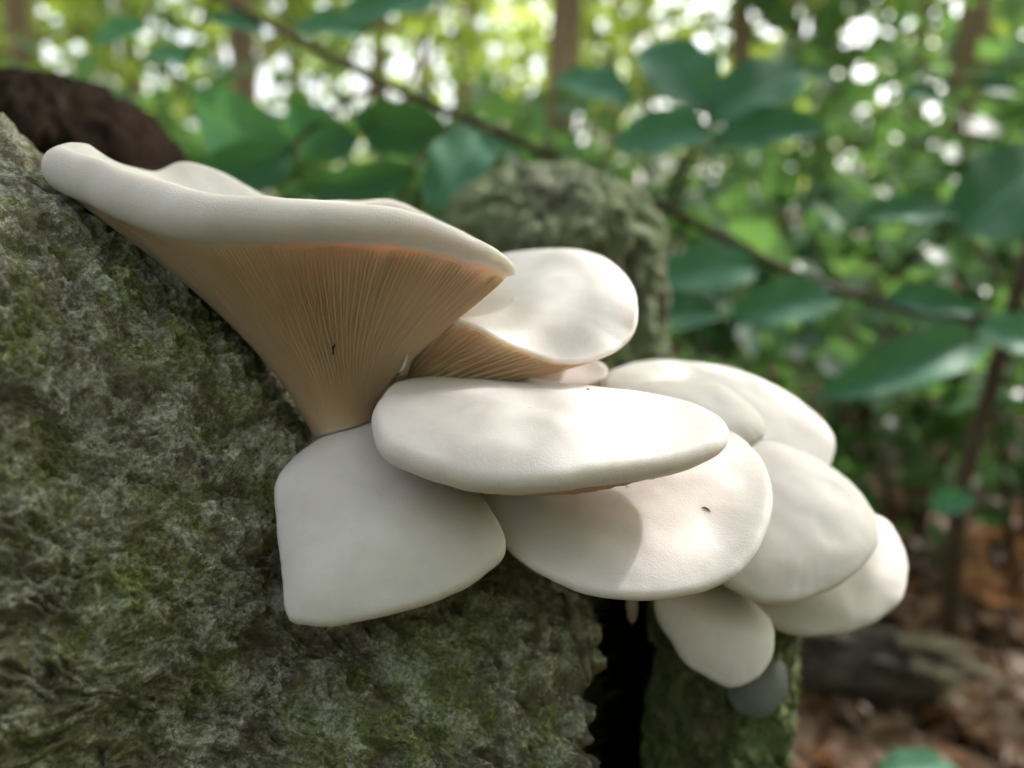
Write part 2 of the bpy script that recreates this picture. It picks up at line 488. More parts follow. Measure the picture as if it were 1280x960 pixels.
# ------------------------------------------------------------------ mushrooms
def mushroom(rim, C, S, B, label, h=0.006, p=2.5, stem_r=0.007, gills=70, NT=300, mat=CAPM, name='oyster_mushroom', kfun=0.45, gd=0.0022, wav=0.00018, base_r=None, seed=1, thin=None, gmat=None, nexp=2.0):
    """rim: list of (px,py,depth,lip radius px); C top centre; S where gills meet the stem; B stem base (all px,py,depth)"""
    R3 = np.array([np.append(at(a, b, d), r / FPX * d) for a, b, d, r in rim])
    Q = spline(R3, NT); P = Q[:, :3]; rr = np.maximum(Q[:, 3], 0.0006)[:, None]
    cen = P.mean(0)
    N = np.zeros(3)
    for i in range(NT): N += np.cross(P[i] - cen, P[(i + 1) % NT] - cen)
    N = nrm(N)
    Sp = at(*S); Bp = at(*B); Cp = at(*C) if C else cen
    if N @ (cen - Sp) < 0:                       # keep N on the top side
        N = -N; P = P[::-1].copy(); rr = rr[::-1].copy()
    e = P - Cp; e = e - N * (e @ N)[:, None]; L = np.linalg.norm(e, axis=1, keepdims=True); e = e / L
    P = P - e * rr                               # given points are the outer edge of the lip
    cth = np.linspace(0, 2 * math.pi, NT, False); cpt = np.stack([np.cos(cth), np.sin(cth), np.full(NT, seed * 1.7)], -1)
    P = P + e * (0.00040 * fbm(cpt * 2.2, 2, seed + 70) + 0.00008 * fbm(cpt * 7, 2, seed + 71))[:, None]
    wv = (wav * fbm(np.stack([np.cos(np.linspace(0, 6.283, NT, False)) * 4, np.sin(np.linspace(0, 6.283, NT, False)) * 4, np.full(NT, seed * 3.1)], -1), 3, seed))
    P0_ = P; P = P + N * wv[:, None]
    phi0 = np.arctan2(p * h, L)
    rings = []
    top_end = P0_ + rr * (np.cos(phi0) * N + np.sin(phi0) * e)
    nt_ = 40; te_full = top_end - Cp - N * rr.mean()
    for q in np.linspace(0.004, 1, nt_):
        fz = np.fft.fft(te_full, axis=0); fz[4:-3] = 0; te_s = np.fft.ifft(fz, axis=0).real
        te = te_s * (1 - q ** 3) + te_full * q ** 3; tn = (te @ N)[:, None]
        base = Cp + N * rr.mean() + (te - N * tn) * q + N * (tn * q ** nexp)
        pt = base + N * (h * (1 - q ** p))
        pt = pt + N * (0.0007 * fbm(pt * 70 + seed * 5.3, 2, seed))[:, None] * (1 - q ** 8)
        pt = pt + N * (wv * q ** 5)[:, None]
        rings.append(pt)
    for a in np.linspace(0, 1, 12)[1:]:
        ph = phi0 + (math.pi * 1.02 - phi0) * a
        rings.append(P + rr * (np.cos(ph) * N + np.sin(ph) * e))
    start = rings[-1]
    ax = nrm(cen - Sp)
    d = start - Sp; H = (d @ ax)[:, None]; d = d - ax * H; d = nrm(d)
    ring_s = Sp + d * stem_r
    P1 = ring_s + ax * np.maximum(H, 0.004) * kfun + d * stem_r * 0.35
    under = lambda s: (1 - s) ** 2 * start + 2 * s * (1 - s) * P1 + s * s * ring_s
    for s in np.linspace(0, 1, 30)[1:]:
        rings.append(under(s))
    V = np.stack(rings); nr_ = len(rings)
    Vf = V.reshape(-1, 3); F = grid_faces(nr_, NT, wrap_v=True).tolist()
    F.append(list(range(NT))[::-1]); F.append([(nr_ - 1) * NT + k for k in range(NT)])
    o = empty(name, Bp); tag(o, label, 'mushroom', 'oyster mushrooms growing from the log')
    # orientation test: outward at the top
    f0 = F[(nt_ // 2) * NT]; a_, b_, c_ = Vf[f0[0]], Vf[f0[1]], Vf[f0[2]]
    if np.cross(b_ - a_, c_ - a_) @ N < 0: F = [f[::-1] for f in F]
    cp = part('cap', Vf, [tuple(f) for f in F], mat, o)
    if mat is CAPM:                               # gill bed under the rim
        cp.data.materials.append(UNDERM)
        mi = np.zeros(len(cp.data.polygons), np.int32); mi[(nt_ + 10) * NT:(nr_ - 1) * NT] = 1; mi[-1] = 1
        cp.data.polygons.foreach_set('material_index', mi)
    # stem
    nst = 14; st = []
    br = base_r or stem_r * 1.15
    for q in np.linspace(0, 1, nst):
        c = Sp + ax * 0.001 + (Bp - Sp - ax * 0.001) * q
        r_ = stem_r * 1.01 * (1 - q) + br * q
        ring = c + d * r_
        ring = ring + d * (0.0007 * fbm(ring * 160, 2, seed + 4))[:, None] * q
        st.append(ring)
    st = np.stack(st)[:, ::3]; m = st.shape[1]
    Fs = grid_faces(nst, m, wrap_v=True).tolist(); Fs.append(list(range(m))[::-1]); Fs.append([(nst - 1) * m + k for k in range(m)])
    sv = st.reshape(-1, 3); f0 = Fs[0]; n0 = np.cross(sv[f0[1]] - sv[f0[0]], sv[f0[2]] - sv[f0[0]])
    if n0 @ (sv[f0[0]] - Sp - ax * .001) < 0: Fs = [f[::-1] for f in Fs]
    part('stem', sv, [tuple(f) for f in Fs], STEMM if mat is CAPM else mat, o)
    # gills: thin blades standing on the underside
    if gills:
        GVs = []; GFs = []; off = 0; ns = 22
        idx = np.linspace(0, NT, gills * 2, endpoint=False)
        # even spacing along the rim's length
        seg = np.linalg.norm(np.roll(P, -1, 0) - P, axis=1); cum = np.concatenate([[0], np.cumsum(seg)])
        pos = np.interp(np.linspace(0, cum[-1], gills * 2, endpoint=False), cum, np.arange(NT + 1))
        for j, t in enumerate(pos):
            i = int(t) % NT; i2 = (i + 1) % NT; f = t - int(t)
            smax = 1.0 if j % 2 == 0 else (0.38 if j % 4 == 1 else 0.62)
            sv_ = np.linspace(0.015, smax, ns)[:, None]
            lerp = lambda A: A[i] * (1 - f) + A[i2] * f
            b0, b1, b2 = lerp(start), lerp(P1), lerp(ring_s)
            U = (1 - sv_) ** 2 * b0 + 2 * sv_ * (1 - sv_) * b1 + sv_ ** 2 * b2
            T = nrm(np.gradient(U, axis=0)); side = nrm(np.cross(lerp(d), ax))
            nn = nrm(np.cross(T, side))
            nn = np.where(((nn * (-ax * .8 + lerp(d) * .6)).sum(1) < 0)[:, None], -nn, nn)
            x = np.linspace(0, 1, ns)[:, None]
            prof = np.clip(x * 9, 0, 1) ** .7 * np.clip((1 - x) * (4 if smax < 1 else 2.2), 0, 1) ** .8
            wob = side * (0.00025 * fbm(np.hstack([sv_ * 6, sv_ * 0 + j * .37, sv_ * 0]), 2, 3))[:, None]
            hh = gd * (1 if j % 2 == 0 else .7)
            w = 0.00016
            A0 = U - nn * 0.0008 + side * w * 1.6; A1 = U - nn * 0.0008 - side * w * 1.6
            tip = U + nn * hh * prof + wob
            blk = np.stack([A0, tip + side * w * .6, tip - side * w * .6, A1], 1)
            GVs.append(blk.reshape(-1, 3))
            GFs.append(grid_faces(ns, 4) + off); off += ns * 4
        part('gills', np.vstack(GVs), np.vstack(GFs), gmat or GILLM, o)
    return o

# 1 funnel cap
mushroom([(50, 208, .168, 27), (85, 222, .162, 30), (130, 242, .157, 33), (185, 262, .152, 35), (250, 272, .148, 31), (310, 274, .147, 30), (400, 279, .146, 27), (500, 286, .148, 24), (570, 302, .152, 19), (622, 324, .158, 13), (645, 340, .164, 7),
          (625, 324, .180, 6), (585, 298, .195, 6), (540, 276, .205, 6), (490, 256, .212, 6), (430, 257, .217, 6), (345, 254, .219, 6), (275, 220, .219, 6), (225, 207, .216, 6), (190, 219, .209, 6), (135, 214, .192, 14), (85, 199, .178, 22)],
         (415, 442, .184), (430, 534, .1835), (442, 620, .207), 'largest oyster mushroom, a funnel showing glowing orange gills under its rolled rim',
         h=0.0, p=1.6, nexp=1.0, stem_r=.0074, gills=150, NT=440, kfun=0.43, gd=.0008, base_r=.010, seed=2, wav=.0003)
# 2 spoon cap to the right of the funnel
mushroom([(798, 382, .192, 6), (790, 420, .186, 6), (760, 442, .181, 5), (716, 453, .177, 4), (668, 442, .175, 3), (625, 424, .173, 3), (588, 405, .171, 3), (550, 401, .170, 3), (517, 424, .172, 3), (496, 465, .177, 3),
          (470, 440, .205, 5), (520, 370, .226, 5), (600, 328, .236, 6), (690, 317, .236, 8), (745, 322, .228, 8), (783, 347, .212, 8)],
         None, (505, 486, .190), (470, 580, .200), 'sunlit spoon-shaped oyster mushroom with a wavy edge curling up over its gills',
         h=.003, p=2.2, stem_r=.006, gills=80, NT=360, kfun=.25, gd=.0014, seed=3)
# 3 small pale cap squeezed in behind
mushroom([(555, 490, .198, 3), (590, 455, .200, 3), (650, 432, .207, 3), (715, 438, .209, 3), (750, 452, .207, 3), (759, 466, .203, 3), (735, 482, .197, 3), (650, 500, .194, 3)],
         None, (600, 530, .205), (520, 600, .205), 'small pale oyster mushroom squeezed between the spoon-shaped cap and the long cap', h=.002, gills=30, NT=160, seed=4, stem_r=.005)
# 4 long flat cap in the middle
mushroom([(465, 528, .158, 14), (476, 562, .150, 18), (520, 585, .146, 20), (580, 602, .144, 20), (650, 609, .144, 20), (740, 601, .146, 20), (820, 589, .150, 19), (880, 574, .156, 17), (909, 556, .162, 14), (908, 536, .170, 11),
          (868, 510, .180, 8), (800, 494, .186, 7), (730, 486, .189, 6), (650, 476, .190, 6), (560, 472, .186, 6), (500, 480, .178, 8), (474, 502, .168, 11)],
         (660, 545, .1665), (590, 565, .186), (478, 600, .205), 'long flat oyster mushroom jutting out across the middle of the cluster', h=.0050, p=2.6, stem_r=.008, gills=60, NT=320, seed=5)
# 5 lower drooping cap against the bark
mushroom([(345, 605, .163, 14), (347, 660, .157, 14), (352, 720, .152, 14), (357, 766, .149, 14), (378, 779, .148, 14), (430, 779, .148, 14), (495, 765, .149, 14), (560, 746, .152, 14), (608, 718, .156, 14), (630, 690, .161, 14), (621, 650, .167, 14),
          (585, 605, .174, 7), (530, 560, .180, 7), (468, 530, .182, 7), (420, 540, .180, 7), (378, 565, .173, 7)],
         (475, 655, .164), (470, 630, .181), (478, 630, .21), 'drooping tongue-shaped oyster mushroom hanging lowest against the mossy bark under the funnel', h=.0075, p=2.6, stem_r=.010, gills=50, NT=300, seed=6)
# 6 broad cap under the long one
mushroom([(604, 618, .178, 10), (622, 668, .170, 10), (660, 707, .163, 10), (722, 737, .158, 10), (800, 748, .156, 10), (870, 741, .157, 10), (920, 717, .161, 10), (954, 672, .168, 10), (964, 622, .177, 10), (948, 572, .189, 10),
          (905, 540, .200, 10), (820, 530, .206, 10), (720, 545, .203, 10), (640, 580, .192, 10)],
         (780, 635, .181), (725, 640, .200), (650, 680, .218), 'broad half-shaded oyster mushroom tucked beneath the long flat cap', h=.005, p=2.6, stem_r=.010, gills=60, NT=320, seed=7)
# 7 back cap in full sun
mushroom([(752, 475, .228, 10), (790, 455, .242, 10), (850, 453, .252, 10), (920, 466, .258, 10), (985, 497, .258, 10), (1028, 533, .254, 10), (1042, 562, .246, 10), (1020, 600, .232, 10), (940, 610, .219, 10), (840, 580, .216, 10), (770, 520, .220, 10)],
         None, (830, 620, .24), (800, 680, .262), 'sun-bleached oyster mushroom spreading behind the small grey-white cap', h=.004, gills=40, NT=240, seed=8)
# 8 small cap in front of it
mushroom([(780, 490, .205, 10), (830, 478, .213, 10), (890, 483, .216, 10), (935, 508, .214, 10), (954, 538, .209, 10), (942, 556, .204, 10), (900, 565, .199, 10), (820, 550, .197, 10), (780, 520, .200, 10)],
         None, (810, 580, .212), (770, 680, .235), 'small grey-white oyster mushroom wedged between long cap and sun-bleached cap', h=.004, gills=24, NT=200, seed=9)
# 9 big right cap
mushroom([(905, 560, .226, 10), (950, 549, .232, 10), (1010, 571, .234, 10), (1060, 604, .230, 10), (1089, 642, .222, 10), (1096, 676, .214, 10), (1078, 708, .206, 10), (1035, 738, .200, 10), (985, 753, .196, 10), (935, 745, .195, 10), (890, 715, .198, 10), (865, 660, .206, 10), (870, 600, .217, 10)],
         None, (890, 680, .232), (850, 730, .255), 'smooth fan-shaped white oyster mushroom at the outer end of the cluster', h=.005, p=2.6, gills=50, NT=280, seed=10)
# 10 cap under it
mushroom([(1040, 650, .240, 10), (1095, 645, .246, 10), (1122, 675, .243, 10), (1133, 716, .237, 10), (1124, 753, .230, 10), (1088, 782, .224, 10), (1040, 794, .220, 10), (990, 793, .218, 10), (945, 770, .218, 10), (920, 735, .222, 10), (960, 690, .230, 10)],
         None, (930, 735, .245), (880, 740, .262), 'half-sunlit oyster mushroom poking out below the fan-shaped cap', h=.004, gills=40, NT=240, seed=11)
# 11 small tongue
mushroom([(817, 752, .206, 10), (838, 800, .200, 10), (868, 836, .197, 10), (910, 857, .196, 10), (946, 847, .198, 10), (964, 818, .202, 10), (966, 786, .207, 10), (940, 752, .213, 10), (905, 728, .217, 10), (855, 725, .215, 10)],
         None, (880, 770, .22), (860, 740, .25), 'small tongue-shaped oyster mushroom hanging over the green stump', h=.004, gills=24, NT=200, seed=12, stem_r=.005)
# 12 small dark grey one, darker in colour than the other caps
mushroom([(986, 850, .226, 6), (974, 882, .223, 6), (948, 896, .222, 6), (918, 886, .223, 6), (908, 855, .226, 6), (935, 826, .230, 6), (972, 824, .230, 6)],
         None, (940, 855, .238), (915, 850, .262), 'tiny slate-grey oyster mushroom low on the green stump', h=.004, gills=0, NT=120, mat=CAPGREY, seed=13, stem_r=.004)
# 13 bud in the split
mushroom([(797, 760, .212, 3), (796, 772, .210, 3), (790, 779, .209, 3), (784, 770, .210, 3), (784, 756, .213, 3), (791, 750, .214, 3)],
         None, (790, 755, .216), (792, 735, .235), 'tiny pinkish oyster mushroom bud in the dark split of the stump', h=.0015, gills=0, NT=60, seed=14, stem_r=.0015, mat=BUDM)

# ------------------------------------------------------------------ leaves
def leaf_mesh(name, mat, aspect=0.75, fold=0.16, droop=0.22, wave=0.03, seed=0, tip=0.9):
    """unit leaf: base at origin, tip at +Y 1, normal +Z"""
    r = np.random.default_rng(seed)
    n = 13; m = 7
    t = np.linspace(0, 1, n)
    w = np.sin(np.pi * t ** tip) ** 0.62 * aspect * 0.5
    w = w * (1 + 0.04 * np.sin(t * 19 + seed)); w[0] = w[-1] = 0.003
    u = np.linspace(-1, 1, m)
    X = u[None] * w[:, None]; Y = np.repeat(t[:, None], m, 1)
    Z = np.abs(X) * fold * 2 - droop * (t[:, None] - .35) ** 2 + wave * np.sin(t[:, None] * 14 + u[None] * 2.2 + seed) * np.abs(u[None])
    V = np.stack([X, Y, Z], -1).reshape(-1, 3)
    me = mesh_data(name, V, grid_faces(n, m, flip=True), mat)
    uvl = me.uv_layers.new(name='UVMap')
    uu = np.stack([np.repeat(u[None], n, 0), Y], -1).reshape(-1, 2)
    li = np.zeros(len(me.loops), np.int32); me.loops.foreach_get('vertex_index', li)
    uvl.data.foreach_set('uv', uu[li].astype(np.float32).ravel())
    return me

LEAFMESH = [leaf_mesh('leaf_blade', LEAF, a, .14, .2, .025, s) for s, a in enumerate((.72, .8, .64, .7, .76, .68))]
ORMESH = [leaf_mesh('orange_leaf_blade', ORANGE, a, .35, d, .07, s + 29) for s, (a, d) in enumerate(((.6, .5), (.55, -.6), (.65, .3)))]
DEADMESH = [leaf_mesh('dead_leaf_blade', DEAD, a, .35, d, .07, s + 9) for s, (a, d) in enumerate(((.6, .5), (.55, -.6), (.65, .3), (.5, .8)))]

def leaf_obj(name, meshes, base, tip, width, normal, parent=None, k=None):
    me = meshes[random.randrange(len(meshes)) if k is None else k % len(meshes)]
    o = bpy.data.objects.new(name, me); COL.objects.link(o)
    y = np.asarray(tip) - base; L = np.linalg.norm(y); y = y / L
    z = nrm(normal - y * (np.asarray(normal) @ y)); x = np.cross(y, z)
    M = Matrix([[x[0], y[0], z[0]], [x[1], y[1], z[1]], [x[2], y[2], z[2]]]).to_4x4()
    asp = {0: .72, 1: .8, 2: .64, 3: .7, 4: .76, 5: .68}.get(meshes.index(me), .6)
    sx = width / asp if width else L
    M = M @ Matrix.Diagonal((sx, L, L, 1))
    b = np.asarray(base) - (np.array(parent.location) if parent is not None else 0)
    M.translation = Vector(b)
    if parent is not None: o.parent = parent
    o.matrix_local = M if parent is not None else M
    if parent is None: o.matrix_world = M
    return o

# ---- sapling whose stem stands at the right and whose long bough crosses behind the mushrooms
SB = ground_at(1190, 800); SB[2] = float(ground_z(SB[0], SB[1]))
sap = empty('beech_sapling', SB)
tag(sap, 'slender sapling with a long slanting bough of broad dark green leaves behind the cluster', 'sapling')
dS = 0.78
stem_pts = [SB - np.array((0, 0, .02)), at(1192, 700, .80), at(1205, 600, dS), at(1240, 480, dS), at(1268, 380, .76), at(1290, 300, .76), at(1330, 120, .78), at(1350, -60, .8)]
v, f = tube(stem_pts, [.011, .0095, .0085, .008, .0075, .007, .006, .004], 10, 40, .12); part('stem', v, f, TWIGM, sap)
bough = [at(1262, 400, .76), at(1130, 385, .70), at(1000, 345, .66), at(900, 295, .62), at(780, 235, .60), at(620, 165, .60), at(450, 90, .62), at(280, 0, .64), at(150, -70, .66)]
v, f = tube(bough, [.0052, .0045, .0042, .004, .0038, .0036, .0032, .0028, .002], 8, 50, .15); part('bough', v, f, TWIGM, sap)
LS = [  # base, tip, depth, width px, tip depth offset
    ((368, 188), (232, 138), .56, 112, .03), ((365, 190), (238, 228), .55, 66, -.02), ((448, 178), (348, 150), .57, 74, .02), ((440, 146), (562, 168), .58, 72, .02),
    ((606, 165), (536, 256), .54, 74, -.03), ((520, 212), (372, 240), .55, 50, -.02), ((790, 128), (692, 92), .62, 66, .02), ((886, 140), (806, 48), .62, 96, .03),
    ((884, 150), (1012, 76), .60, 80, .02), ((888, 160), (764, 178), .60, 62, .0), ((890, 178), (1036, 152), .60, 56, -.02), ((950, 332), (812, 348), .60, 68, -.02),
    ((900, 388), (788, 402), .58, 50, -.02), ((1050, 372), (912, 394), .60, 64, -.02), ((1105, 372), (1230, 386), .66, 44, -.02), ((1232, 424), (1030, 492), .64, 64, -.05),
    ((1218, 408), (1320, 436), .68, 58, -.02), ((1196, 292), (1320, 190), .62, 118, .02), ((1200, 268), (1074, 266), .62, 50, -.02), ((1160, 632), (1220, 622), .72, 36, -.02),
    ((566, -14), (420, 18), .60, 66, -.01), ((470, 40), (360, 30), .64, 46, .0), ((240, 78), (176, 66), .66, 28, 0), ((185, 30), (110, 52), .66, 34, 0), ((330, 40), (250, 20), .66, 34, 0),
    ((1130, 110), (1185, 130), .80, 34, 0), ((1000, 92), (1050, 100), .85, 26, 0), ((1215, 105), (1275, 112), .8, 34, 0), ((700, 250), (600, 262), .62, 36, -.02), ((650, 190), (560, 150), .66, 34, .02),
]
B3 = spline(np.array(bough), 200, closed=False); ST3 = spline(np.array(stem_pts), 200, closed=False)
tw = []
for i, (b, t, d, w, dt) in enumerate(LS):
    pb = at(*b, d); pt = at(*t, d + dt)
    n = nrm(-FWD * random.uniform(.75, 1.1) + UP * (random.uniform(.25, .6) if i > 5 else random.uniform(-.7, -.4)) + RIGHT * random.uniform(-.35, .35))
    lf = leaf_obj('leaf', LEAFMESH, pb, pt, w / FPX * d, n, sap, k=i)
    al = np.vstack([B3, ST3]); q = al[np.argmin(np.linalg.norm(al - pb, axis=1) + 0.12 * np.abs(al[:, 2] - pb[2]))]
    mid = (q + pb) / 2 + np.array((0, 0, .008))
    v, f = tube([q, mid, pb + (pt - pb) * .06], [.0016, .0012, .0009], 5, 8); part('petiole', v, f, TWIGM, sap)

# ---- forest floor seedling at the bottom edge
q0 = ground_at(1120, 1030); q0[2] = float(ground_z(q0[0], q0[1]))
sd = empty('seedling', q0); tag(sd, 'green seedling leaf rising from the brown leaf litter', 'plant')
tip0 = at(1095, 968, .62)
v, f = tube([q0 - np.array((0, 0, .01)), (q0 + tip0) / 2 + np.array((.01, 0, .01)), tip0], [.0016, .0014, .001], 6, 10); part('stem', v, f, TWIGM, sd)
leaf_obj('leaf', LEAFMESH, tip0, at(1205, 958, .64), 46 / FPX * .63, nrm(-FWD * .5 + UP), sd, k=1)

# ------------------------------------------------------------------ leaf clouds for shrubs and trees
def leaf_cloud(centres, size, n, spread, up_bias=0.6, seed=0, flat=0.6):
    r = np.random.default_rng(seed)
    c = centres[r.integers(0, len(centres), n)]
    p = c + r.normal(size=(n, 3)) * spread * np.array((1, 1, flat))
    nn = nrm(r.normal(size=(n, 3)) + np.array((0, 0, up_bias * 2)))
    y = r.normal(size=(n, 3)); y = nrm(y - nn * (y * nn).sum(1, keepdims=True)); x = np.cross(y, nn)
    L = (size * r.uniform(.55, 1.25, n))[:, None]
    b = p - y * L * .5; t = p + y * L * .5
    s1 = p + x * L * .34 + nn * L * .08 - y * L * .06; s2 = p - x * L * .34 + nn * L * .08 - y * L * .06
    V = np.stack([b, s1, t, s2], 1).reshape(-1, 3)
    i = np.arange(n)[:, None] * 4
    F = np.vstack([i + np.array([0, 1, 2]), i + np.array([0, 2, 3])])
    rv = np.repeat(r.random(n), 4)
    return V, F, rv

def cloud_part(name, V, F, rv, mat, parent):
    o = part(name, V, F, mat, parent, smooth=False)
    a = o.data.attributes.new('rnd', 'FLOAT', 'POINT'); a.data.foreach_set('value', rv.astype(np.float32))
    return o

def shrub(x, y, h, spread, n, size, seed, label, group, mat=CLOUD2, stems=5, name='forest_shrub', cat='shrub'):
    r = np.random.default_rng(seed)
    base = np.array((x, y, float(ground_z(x, y)))); o = empty(name, base); tag(o, label, cat, group)
    tubes = []; tips = []
    for k in range(stems):
        a = r.uniform(0, 6.28); e = base + np.array((math.cos(a) * spread * r.uniform(.4, 1), math.sin(a) * spread * r.uniform(.4, 1), h * r.uniform(.6, 1)))
        m = base + (e - base) * .5 + np.array((0, 0, h * .12)) + r.normal(size=3) * spread * .08
        P = spline(np.array([base - np.array((0, 0, .03)), m, e]), 14, closed=False)
        v_, f_ = tube(P, np.linspace(.012, .003, 14) * (h / 1.2) ** .5, 6); part('stem', v_, f_, TWIGM, o); tips += list(P[5:])
        for q in range(3):
            i = r.integers(5, 12); e2 = P[i] + r.normal(size=3) * spread * .35 + np.array((0, 0, .05))
            tubes.append(tube([P[i], (P[i] + e2) / 2 + np.array((0, 0, .02)), e2], np.array([.004, .003, .0015]), 5)); tips += [e2, (P[i] + e2) / 2]
    V, F = join(tubes); tag(part('twigs', V, F, TWIGM, o), kind='stuff')
    V, F, rv = leaf_cloud(np.array(tips), size, n, spread * .22, seed=seed)
    cloud_part('foliage', V, F, rv, mat, o)
    return o

def tree(x, y, h, r0, n, size, seed, label, group, low=0.25, mat=CLOUD, spread=1.2, lean=0.0, limbs=9):
    r = np.random.default_rng(seed)
    base = np.array((x, y, float(ground_z(x, y)))); o = empty('forest_tree', base); tag(o, label, 'tree', group)
    zs = np.linspace(-.05, h, 26)
    P = np.stack([x + lean * zs + 0.04 * np.sin(zs * 1.3 + seed), y + 0.04 * np.cos(zs * 1.1 + seed), base[2] + zs], -1)
    R = r0 * (1 - .8 * np.clip(zs, 0, h) / h) * (1 + .5 * np.exp(-np.clip(zs, 0, 9) / .12))
    v, f = tube(P, R, 16, None, .06, seed); part('trunk', v, f, TRUNKM, o)
    tb = []; tips = []
    for k in range(limbs):
        zz = h * (low + (1 - low) * (k + r.random()) / limbs); i = min(25, int(zz / h * 25)); a = r.uniform(0, 6.28)
        ln = spread * r.uniform(.6, 1.2) * (1.15 - .5 * zz / h)
        e = P[i] + np.array((math.cos(a) * ln, math.sin(a) * ln, ln * r.uniform(-.1, .45)))
        Q = spline(np.array([P[i], (P[i] + e) / 2 + np.array((0, 0, ln * .15)), e]), 10, closed=False)
        v_, f_ = tube(Q, np.linspace(R[i] * .35, .004, 10), 6); part('limb', v_, f_, TRUNKM, o); tips += list(Q[3:])
        for q in range(4):
            s = Q[r.integers(3, 9)]; e2 = s + r.normal(size=3) * ln * .3; tb.append(tube([s, (s + e2) / 2, e2], [.006, .004, .002], 5)); tips += [e2, (s + e2) / 2]
    V, F = join(tb); tag(part('twigs', V, F, TRUNKM, o), kind='stuff')
    V, F, rv = leaf_cloud(np.array(tips), size, n, spread * .17, seed=seed + 1)
    cloud_part('crown', V, F, rv, mat, o)
    return o

def polar(px, dist):
    a = math.atan2(px - 640, FPX); return math.sin(a) * dist, math.cos(a) * dist

SHG = 'leafy shrubs on the forest floor'
SHL = 'loose green leafy shrub on the forest floor beyond the sapling'
k = 0
for px, dist, h, sp, n, size in [(1010, 1.25, .42, .22, 260, .05), (1180, 1.5, .50, .25, 300, .05), (880, 1.7, .62, .3, 420, .055), (1330, 1.35, .55, .28, 300, .055), (1090, 2.1, .75, .4, 520, .06), (780, 2.4, .8, .42, 520, .06),
                               (560, 1.9, .75, .35, 420, .055), (400, 1.6, .70, .30, 380, .055), (230, 1.8, .80, .35, 420, .055), (60, 1.6, .75, .35, 420, .055), (-80, 2.2, 1.0, .5, 500, .06), (1400, 2.4, 1.0, .5, 500, .06),
                               (1250, 2.9, 1.1, .5, 560, .065), (960, 3.2, 1.1, .55, 600, .065), (640, 3.4, 1.0, .5, 560, .065), (330, 3.0, 1.0, .5, 560, .065), (120, 3.3, 1.15, .55, 600, .065), (480, 4.2, 1.2, .6, 560, .07), (830, 4.4, 1.2, .6, 600, .07), (1130, 4.2, 1.4, .6, 600, .07)]:
    x, y = polar(px, dist); shrub(x, y, h, sp, int(n * .62), size * (1.35 + .35 * (k % 3)), 100 + k, SHL, SHG); k += 1
TRG = 'slim trees of the wood behind'
TRL = 'slim brown-barked tree with pale green leaves in the wood behind'
k = 0
for px, dist, h, r0, n, low, lean in [(703, 3.3, 6.5, .075, 1500, .36, 0.0), (312, 4.2, 6, .075, 1500, .2, .01), (1168, 4.0, 6, .07, 1600, .22, -.01), (905, 5.0, 6.5, .07, 2000, .14, 0), (1010, 6.2, 7, .08, 2200, .12, .01), (1290, 5.2, 6.5, .09, 2000, .12, 0),
                                     (60, 5.5, 6.5, .08, 1700, .16, 0), (480, 6.8, 7, .07, 1700, .14, 0), (190, 7.5, 7, .09, 1900, .12, .01), (800, 7.6, 7, .06, 1800, .12, .0), (1120, 8.0, 7.5, .1, 2400, .10, 0), (590, 9.0, 7.5, .09, 2000, .12, 0), (960, 9.5, 8, .1, 2400, .1, 0), (380, 10, 8, .1, 2200, .1, 0), (1380, 8.5, 7.5, .1, 2200, .1, 0), (-120, 8.5, 7.5, .1, 2200, .1, 0)]:
    x, y = polar(px, dist); tree(x, y, h, r0, int(n * .6), .15 if dist < 6 else .22, 300 + k, TRL if k else 'straight brown trunk rising behind the sapling bough with leaves starting high', TRG, low, lean=lean, mat=CLOUD2 if px > 780 and k % 3 else CLOUD, spread=1.25 if dist < 6 else 1.7); k += 1

for k_, (az, dist) in enumerate([(80, 3.4), (108, 3.0), (136, 3.3), (162, 3.0)]):  # unseen trees added beside and behind the camera to block low light
    a_ = rad(az); tree(math.sin(a_) * dist, math.cos(a_) * dist, 4.2, .07, 2600, .17, 500 + k_, 'bushy tree added out of view to block low light on the log', 'added trees blocking low light', .06, lean=0, spread=1.3, limbs=12)
for k_, (az, dist) in enumerate([(112, 1.25), (140, 1.3), (166, 1.2), (190, 1.35), (214, 1.3), (240, 1.5)]):  # unseen shrubs added behind the camera to deepen shade low on the caps
    a_ = rad(az); shrub(math.sin(a_) * dist, math.cos(a_) * dist, 1.25, .42, 420, .11, 600 + k_, 'dense waist-high shrub added behind the camera to block low light', 'added shrubs blocking low light')
# far wood all round: one mass
pts = []; tb = []
for i in range(120):
    a = rng.uniform(0, 6.283); d = rng.uniform(13, 34); x, y = math.sin(a) * d, math.cos(a) * d
    hh = rng.uniform(6, 11); zz = float(ground_z(x, y))
    tb.append(tube([(x, y, zz - .2), (x + .1, y, zz + hh * .5), (x, y, zz + hh)], [.10, .07, .02], 7, 6))
    for q in range(26): pts.append((x + rng.normal() * 1.5, y + rng.normal() * 1.5, zz + hh * rng.uniform(.08, 1.1)))
wood = empty('far_wood', (0, 20, 0)); tag(wood, 'bright leafy far woodland closing the view behind the trees', 'woodland', None, 'stuff')
V, F = join(tb); tag(part('trunks', V, F, TRUNKM, wood), kind='stuff')
V, F, rv = leaf_cloud(np.array(pts), .62, 13000, .6, seed=900)
tag(cloud_part('foliage', V, F, rv, CLOUD, wood), kind='stuff')

